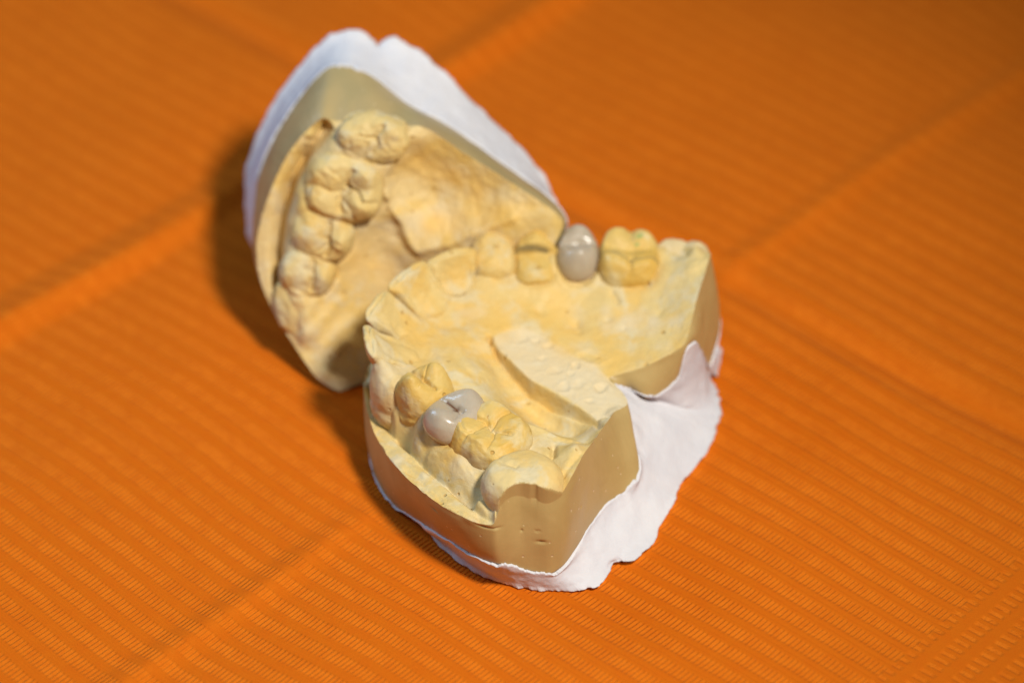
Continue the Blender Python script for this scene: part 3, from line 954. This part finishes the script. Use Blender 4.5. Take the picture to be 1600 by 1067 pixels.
# ================================================================== BACK CAST (upper jaw), tipped up on its front edge
t_, ps = math.radians(27.0), math.radians(10.0)
NB = np.array((-math.sin(ps) * math.cos(t_), -math.cos(ps) * math.cos(t_), math.sin(t_)))
AB = np.array((math.cos(ps), -math.sin(ps), 0.0))
BB = np.cross(NB, AB)
d0 = ray(520, 611)
O_ = CAM + d0 * ((0.6 - CAM[2]) / d0[2])
FB = Frame(O_, AB, BB, NB)
SB = [
    ((520, 190, -4.5), (530, 102, -15), (545, 46, -24)),
    ((550, 187, -4), (548, 106, -15), (567, 50, -24)),
    ((585, 186, -3), (572, 114, -15), (583, 60, -24)),
    ((615, 192, -4), (600, 132, -15), (591, 71, -24)),
    ((635, 198, -4), (620, 150, -15), (602, 56, -24)),
    ((658, 195, -3.5), (645, 168, -15), (625, 62, -24)),
    ((690, 215, -5), (680, 184, -15), (662, 84, -24)),
    ((720, 236, -6), (715, 205, -15), (695, 112, -24)),
    ((760, 261, -7), (760, 238, -15), (740, 160, -24)),
    ((800, 286, -7), (805, 270, -15), (788, 207, -24)),
    ((845, 315, -7), (845, 298, -14), (832, 247, -23)),
    ((876, 338, -7), (880, 330, -13), (855, 284, -22)),
    ((882, 352, -7), (888, 350, -13), (876, 322, -22)),
    ((860, 395, -7), (870, 395, -14), (880, 370, -23)),
    ((790, 465, -7), (800, 460, -14), (830, 420, -23)),
    ((700, 535, -6), (710, 520, -14), (740, 470, -23)),
    ((622, 580, -6), (630, 555, -13), (650, 500, -22)),
    ((556, 613, -2.5), (570, 575, -11), (590, 510, -21)),
    ((524, 612, 0), (535, 575, -10), (550, 510, -20)),
    ((495, 592, -.5), (505, 560, -10), (510, 500, -20)),
    ((465, 548, -1.5), (470, 530, -10), (470, 490, -20)),
    ((436, 505, -2.5), (440, 490, -11), (435, 460, -21)),
    ((411, 455, -3.5), (415, 440, -12), (412, 425, -22)),
    ((401, 415, -4), (402, 405, -12), (398, 400, -22)),
    ((400, 375, -4), (395, 365, -13), (386, 360, -23)),
    ((409, 335, -4), (397, 320, -13), (379, 310, -23)),
    ((428, 282, -4), (404, 270, -14), (384, 258, -24)),
    ((450, 240, -4), (425, 218, -14), (405, 200, -24)),
    ((475, 208, -4), (455, 170, -14), (440, 138, -24)),
    ((498, 187, -4), (490, 125, -15), (490, 75, -24)),
    ((508, 184, -4.2), (512, 106, -15), (522, 52, -24)),
]
IB = [
    (503, 197, -5.2), (470, 246, -5.6), (446, 290, -5.8), (433, 340, -5.8), (429, 400, -5.4), (431, 450, -4.8), (452, 502, -3.6), (480, 550, -2),
    (485, 260, -2.2), (462, 300, -2.5), (450, 350, -2.5), (445, 400, -2.5), (441, 440, -2.3), (520, 215, -3),
    (540, 225, -2), (530, 290, -1.8), (495, 370, -1.8), (475, 425, -1.8), (455, 480, -1.6), (478, 520, -1.2), (505, 580, -.4),
    (605, 232, -3.5), (598, 268, -3.5), (585, 310, -4), (545, 360, -3.6), (525, 410, -3.6), (505, 455, -3),
    (590, 350, -6), (575, 390, -6.5), (560, 430, -6), (540, 480, -5), (520, 530, -3), (620, 350, -6.8), (600, 400, -8), (590, 450, -8), (565, 500, -6.5), (545, 560, -3.5),
    (640, 205, -3.2), (622, 235, -3.8), (606, 270, -4.6), (605, 300, -5.4), (622, 340, -5.8), (638, 375, -6.2), (650, 393, -6.2), (700, 383, -6.2), (745, 363, -6.2), (800, 342, -6.2), (850, 332, -6.6),
    (650, 245, -6), (680, 260, -7.5), (720, 290, -8.3), (770, 310, -8), (660, 320, -8.2), (700, 340, -8.2), (640, 300, -7.3), (820, 320, -7.2), (750, 335, -7.6),
    (640, 420, -8.2), (700, 410, -7.8), (760, 390, -7.4), (620, 480, -9.5), (700, 470, -9), (580, 560, -4.5), (640, 540, -7.5), (800, 390, -8), (840, 370, -7.5),
]
back = Cast(FB, SB, IB, FB.pt((620, 370, -7))[:2])
upper = thing('dental_cast', FB.world(np.array((12., 12., -22.))) * np.array((1, 1, 0)), 'beige upper-jaw cast with white plaster back, tipped up on its edge behind the other cast',
              'dental cast', 'pair of dental casts')
def palate(X, h):
    m = np.exp(np.minimum(poly_sd(X, pal), 0) / 2.0)
    q = np.column_stack([X, 0 * h])
    return h + m * (0.12 * fbm(q, 6.5, 3, 91) + 0.10 * fbm(q, 1.6, 2, 92))


pal = FB.pts([(645, 215, -5), (605, 280, -5), (640, 385, -6), (700, 380, -6), (860, 335, -6), (760, 270, -7)])[:, :2]
back.fields += [palate,
    shelf(FB, [(505, 190, -4.2), (488, 222, -4.3), (470, 246, -4.3), (447, 290, -4.3), (434, 340, -4.2), (429, 400, -4.0), (431, 450, -3.4), (444, 490, -2.8)],
          [(498, 186, -4), (475, 207, -4), (450, 239, -4), (428, 281, -4), (409, 334, -4), (400, 374, -4), (401, 414, -3.8), (411, 455, -3.3), (432, 500, -2.6)], 2.6, 0.75),
    dot(FB, (486, 212, -4), 1.0, .75), dot(FB, (479, 226, -4), .5, .4), dot(FB, (457, 237, -4), .35, .4),
    dot(FB, (624, 197, -4), .9, .5),
    stroke(FB, [(640, 200, -4), (622, 236, -4), (605, 272, -5), (606, 305, -5)], 1.1, 0.7),
    stroke(FB, [(606, 300, -6), (625, 345, -6), (640, 380, -6), (652, 394, -6), (700, 382, -6), (745, 362, -6), (800, 341, -6)], 0.5, 0.8),
    stroke(FB, [(648, 402, -7), (632, 388, -7), (622, 372, -7)], -0.35, 1.0),
    stroke(FB, [(470, 500, -2), (500, 470, -3), (525, 440, -5)], 0.4, 0.9),
    stroke(FB, [(478, 530, -2), (505, 500, -3), (530, 470, -5)], 0.4, 1.0),
    stroke(FB, [(490, 560, -1), (515, 530, -3), (540, 505, -5)], 0.35, 1.0),
    stroke(FB, [(512, 590, -1), (520, 560, -3), (530, 540, -4)], 0.3, .9),
    stroke(FB, [(552, 348, -4), (545, 380, -4), (528, 402, -4), (520, 440, -4), (505, 470, -4)], -0.4, 0.6),
    dot(FB, (513, 401, -3.5), -1.2, .45),
]
md = (-40, 80)
tooth(back, upper, 'molar', (580, 219, -.8), (-30, 60), 7.8, 11.8, -5.2, RAW, cusps=((-.1, -.45, 1.2, .45), (.1, .35, .9, .35), (-.4, .6, .8, .3)),
      grooves=(([(-.6, .28), (-.1, .1), (.2, .2), (.5, .05)], .5, .08), ([(-.1, .1), (-.2, -.3)], .3, .07)), fossa=.2, seed=201, neck=.97, sq=2.4, twist=24, lump=.3, table=.6, collar=.1, fillet=.6)
tooth(back, upper, 'molar', (534, 297, -.3), (-25, 70), 11.2, 12.4, -5, RAW,
      cusps=((-.42, -.50, 1.5, .36), (.42, -.50, 1.4, .36), (-.50, .55, 1.1, .28), (.36, .62, 1.5, .34)),
      grooves=(([(-.6, .22), (-.25, .05), (.0, .15), (.25, -.05), (.6, .05)], .75, .065), ([(.02, .0), (.06, -.35), (.02, -.95)], .35, .07), ([(-.12, .08), (-.02, .4), (.2, .6), (.2, .98)], .8, .06), ([(.25, .0), (.5, .35), (.75, .4)], .4, .05), ([(-.4, -.1), (-.6, -.4)], .25, .06)),
      fossa=.5, seed=211, neck=.96, twist=10, lump=.26, table=.72, collar=.15, fillet=.5)
tooth(back, upper, 'premolar', (500, 371, -.7), (-25, 70), 8.4, 10.2, -4.8, RAW, cusps=((-.05, -.35, 1.6, .46), (.05, .66, 1.5, .30)),
      grooves=(([(-.65, .25), (-.3, .30), (0, .24), (.3, .34), (.65, .24)], .75, .065), ([(0, .25), (.12, .7)], .3, .06), ([(.2, .3), (.45, 0)], .3, .07)), fossa=.25, seed=221, neck=.96, twist=12, lump=.22, collar=.15, fillet=.5)
tooth(back, upper, 'premolar', (477, 428, -.7), (-15, 60), 8.0, 9.0, -4.6, RAW, cusps=((0, -.32, 1.7, .46), (.1, .66, 1.2, .28)),
      grooves=(([(-.6, .28), (0, .32), (.6, .25)], .6, .07), ([(-.1, .3), (-.3, .0)], .3, .08)), fossa=.2, seed=231, neck=.96, twist=8, lump=.22, collar=.15, fillet=.5)
tooth(back, upper, 'canine', (456, 484, -1.3), (20, 60), 10.0, 6.0, -5, RAW, cusps=((-.1, 0, .8, .5),), fossa=.0, seed=241, neck=1.0, table=.4, sq=2.1, lump=.25, collar=.0, fillet=1.0)
back.ochre = ochre_of([(FB.pts(L)[:, :2], w_) for L, w_ in (([(650, 240, -7), (690, 270, -8), (740, 300, -8)], 3.0), ([(680, 350, -8), (760, 340, -8), (830, 325, -7)], 2.2),
                                                          ([(560, 400, -6), (590, 430, -7)], 2.5), ([(520, 290, -2), (540, 270, -2)], 1.5))])
back.bloom = lambda V: np.clip(sstep(fbm(V, 7.0, 3, 13), 0.35, 1.0), 0, 1) * 0.5
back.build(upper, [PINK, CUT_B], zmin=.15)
back.plaster(upper, seed=23, flare=1.2, zmin=.05, ragged=.25, lumps=.18, jag=.35)

# ================================================================== PAPER NAPKIN
RIB_A = math.radians(-42.5)                                   # direction of the embossed ribs on the table
PA = np.array((math.cos(RIB_A), math.sin(RIB_A)))
QA = np.array((-PA[1], PA[0]))


def ground(px, py):
    return FF.pt((px, py, 0))[:2]


def napkin():
    core = np.arange(-120, 120.01, 0.55)
    outer = np.linspace(0, 1, 40)[1:] ** 1.6 * 200
    ax = np.concatenate([-(120 + outer[::-1]), core, 120 + outer])
    p, q = np.meshgrid(ax, ax, indexing='ij')
    X = p[..., None] * PA + q[..., None] * QA
    X = X.reshape(-1, 2)
    pq = np.stack([p.ravel(), q.ravel()], 1)
    z = 1.5 * vnoise(np.stack([X[:, 0], X[:, 1], X[:, 0] * 0], 1), 60, 7) + 0.30 * vnoise(np.stack([X[:, 0], X[:, 1], X[:, 0] * 0], 1), 21, 8)
    wob = 0.8 * vnoise(np.stack([X[:, 0], X[:, 1], X[:, 0] * 0], 1), 30, 4)

    def line(p1, p2):
        a, b = ground(*p1), ground(*p2)
        d = (b - a) / np.linalg.norm(b - a)
        n = np.array((-d[1], d[0]))
        return (X - a) @ n + wob, (X - a) @ d

    def fold(d, h, w1, w2, lo1, lo2, r1, r2):
        """crest of height h: falls over w1 (d > 0) to lo1 and over w2 (d < 0) to lo2, then recovers over r1, r2"""
        xs = np.array([-w2 - r2, -w2, -0.6, 0.3, w1, w1 + r1]); ys = np.array([0, lo2, 0.95 * h, h, lo1, 0])
        f = np.interp(d[:, None] + np.linspace(-0.8, 0.8, 7)[None], xs, ys)
        return f.mean(1)

    # fold along (0,540)-(900,5): a broad ridge, its near flank turned to the lamp
    d, s = line((0, 512), (760, 62))
    crease_lit = np.exp(-((d + 2.0) / 1.9) ** 2) * (0.75 + 0.35 * vnoise(np.column_stack([X, 0 * z]), 16, 12))  # mask on the lit flank: paints it brighter and flattens the embossing
    z += fold(d, 1.5, 6.5, 4.2, -0.5, -0.9, 14, 26)
    # fold along (180,1067)-(1600,110)
    d, s = line((180, 1062), (1590, 112))
    crease_lit = np.maximum(crease_lit, 0.45 * np.exp(-((d + 1.2) / 1.1) ** 2))
    z += fold(d, 0.55, 3.6, 4.2, -0.25, -0.35, 16, 22)
    # fold across, (310,0)-(1600,665): a valley
    d, s = line((1150, 436), (1600, 670))
    crease_lit = np.maximum(crease_lit, 0.6 * np.exp(-((d - 1.3) / 1.2) ** 2))
    z -= fold(d, 1.3, 3.6, 6.0, -0.7, -0.6, 16, 18)
    # lies flat under the casts
    under = np.zeros(len(X))
    for C in (front.G[:, :2], (FB.world(back.G))[:, :2], FB.world(back.E)[:, :2]):
        Cd = C[::8]
        far = (X[:, 0] > Cd[:, 0].min() - 26) & (X[:, 0] < Cd[:, 0].max() + 26) & (X[:, 1] > Cd[:, 1].min() - 26) & (X[:, 1] < Cd[:, 1].max() + 26)
        sd = np.full(len(X), -50.0)
        sd[far] = poly_sd(X[far], Cd)
        under = np.maximum(under, sstep(sd, -20, 0.5))
    z = z * (1 - under) + (-0.05) * under
    z = np.minimum(z, -0.02 + 5.0 * (1 - under) ** 2)
    V = np.concatenate([X, z[:, None] - 0.12], 1)
    n = len(ax)
    F = grid_faces(n, n, False, 0)
    o = mesh_obj('napkin', V, F, [PAPER], None, loc=(0, 0, 0), attrs={'crease_lit': crease_lit})
    me = o.data
    uv = me.uv_layers.new(name='cloth_mm')
    li = np.empty(len(me.loops), np.int32); me.loops.foreach_get('vertex_index', li)
    uv.data.foreach_set('uv', pq[li].astype(np.float32).ravel())
    o['kind'] = 'structure'
    o['label'] = 'ribbed orange paper napkin with fold lines under both dental casts'
    o['category'] = 'napkin'
    return o


RIB = 4.1


def paper_material():
    m, nt, nd, lk, p = nodes_of('embossed_orange_paper')
    uvn = nt.nodes.new('ShaderNodeUVMap'); uvn.uv_map = 'cloth_mm'
    sx = nt.nodes.new('ShaderNodeSeparateXYZ'); lk.new(uvn.outputs[0], sx.inputs[0])
    pos = world_pos(nt)
    wob = math_(nt, 'SUBTRACT', noise(nt, pos, 60, 2), 0.5)
    big = math_(nt, 'SUBTRACT', noise(nt, pos, 11, 1), 0.5)
    P = math_(nt, 'ADD', sx.outputs[0], math_(nt, 'MULTIPLY', wob, 0.8))
    Q = math_(nt, 'ADD', sx.outputs[1], math_(nt, 'ADD', math_(nt, 'MULTIPLY', wob, 0.7), math_(nt, 'MULTIPLY', big, 9.0)))

    def wave(v, period, phase=0.0):
        return math_(nt, 'SINE', math_(nt, 'ADD', math_(nt, 'MULTIPLY', v, 2 * math.pi / period), phase))

    def ladder(along, across, rung, rib):
        band = maprange(nt, wave(across, rib), -0.75, 0.35)
        rungs = maprange(nt, wave(along, rung), -0.7, 0.7)
        cord = maprange(nt, wave(across, rib, math.pi), 0.80, 1.0, 0, 0.2)
        return math_(nt, 'ADD', math_(nt, 'MULTIPLY', band, math_(nt, 'MULTIPLY_ADD', rungs, 0.5, 0.5)), cord), band

    h1, b1 = ladder(P, Q, 0.80, RIB)
    rung2 = maprange(nt, wave(Q, 1.75), -0.8, 0.6)
    band2 = maprange(nt, wave(P, 4.6, 0.6), -0.6, 0.4)
    h2 = math_(nt, 'MULTIPLY', math_(nt, 'MULTIPLY', rung2, band2), maprange(nt, noise(nt, pos, 700, 2), 0.3, 0.5, 0.3, 0.7))
    b2 = math_(nt, 'MULTIPLY', rung2, band2)
    edge = BORDER_P
    msk = maprange(nt, P, edge - 0.6, edge + 0.6)
    h = mixc(nt, msk, h1, h2)
    b = mixc(nt, msk, b1, b2)
    fib = noise(nt, pos, 2600, 4, 0.65)
    fib2 = noise(nt, pos, 500, 4, 0.6)
    cr = nt.nodes.new('ShaderNodeAttribute'); cr.attribute_name = 'crease_lit'
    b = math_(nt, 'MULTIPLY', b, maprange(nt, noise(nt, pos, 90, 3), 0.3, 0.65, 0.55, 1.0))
    b = math_(nt, 'MAXIMUM', b, math_(nt, 'MULTIPLY', cr.outputs['Fac'], 0.7))  # brightness of the lit fold flanks put into the paper colour
    h = math_(nt, 'MULTIPLY', h, math_(nt, 'SUBTRACT', 1.0, math_(nt, 'MULTIPLY', cr.outputs['Fac'], 0.75)))
    hh = math_(nt, 'ADD', h, math_(nt, 'ADD', math_(nt, 'MULTIPLY', fib, 0.35), math_(nt, 'MULTIPLY', fib2, 0.3)))
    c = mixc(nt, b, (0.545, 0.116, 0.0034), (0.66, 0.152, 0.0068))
    c = mixc(nt, maprange(nt, fib2, 0.35, 0.7, 0, 0.5), c, (0.54, 0.102, 0.003))
    lk.new(c, p.inputs['Base Color'])
    p.inputs['Roughness'].default_value = 0.85
    p.inputs['Specular IOR Level'].default_value = 0.06
    p.inputs['Sheen Weight'].default_value = 0.03
    p.inputs['Sheen Roughness'].default_value = 0.5
    p.inputs['Sheen Tint'].default_value = (1.0, 0.55, 0.25, 1)
    lk.new(bump(nt, hh, 0.00042, 0.8), p.inputs['Normal'])
    return m


BORDER_P = float(ground(1470, 975) @ PA)
PAPER = paper_material()
napkin()

# ================================================================== LIGHT, WORLD, CAMERA
def lamp(name, kind, loc, target, energy, color, **kw):
    l = bpy.data.lights.new(name, kind)
    l.energy = energy
    l.color = color
    for k, v in kw.items():
        setattr(l, k, v)
    o = bpy.data.objects.new(name, l)
    COL.objects.link(o)
    o.location = np.array(loc) * S
    from mathutils import Vector
    o.rotation_euler = (Vector(target) - Vector(loc)).to_track_quat('-Z', 'Y').to_euler()
    return o


lamp('key_lamp', 'SPOT', (180, -278, 505), (-55, -8, 0), 18.0, (1.0, 0.965, 0.88), spot_size=math.radians(43), spot_blend=1.0, shadow_soft_size=0.038)
lamp('cool_fill_lamp', 'AREA', (-430, 200, 330), (-20, 20, 20), 1.5, (0.42, 0.68, 1.0), shape='DISK', size=0.30)  # unseen cool fill, added to brighten and tint the left and back faces

w = bpy.data.worlds.new('World')
SC.world = w
w.use_nodes = True
w.node_tree.nodes['Background'].inputs[0].default_value = (0.9, 0.93, 1.0, 1)
w.node_tree.nodes['Background'].inputs[1].default_value = 0.10

cd = bpy.data.cameras.new('camera')
cd.lens = LENS
cd.sensor_width = 36
cd.clip_start = 0.01
cd.clip_end = 50
cam = bpy.data.objects.new('camera', cd)
COL.objects.link(cam)
cam.location = CAM * S
cam.rotation_euler = (math.pi / 2 - ELEV, 0, 0)
cd.dof.use_dof = True
foc = FF.world(FF.pt((720, 660, 21)))
cd.dof.focus_distance = float((foc - CAM) @ FWD) * S
cd.dof.aperture_fstop = 9
SC.camera = cam

SC.view_settings.view_transform = 'Standard'
SC.view_settings.look = 'None'
SC.view_settings.exposure = 0.0
SC.view_settings.gamma = 1.0
SC.cycles.use_denoising = True
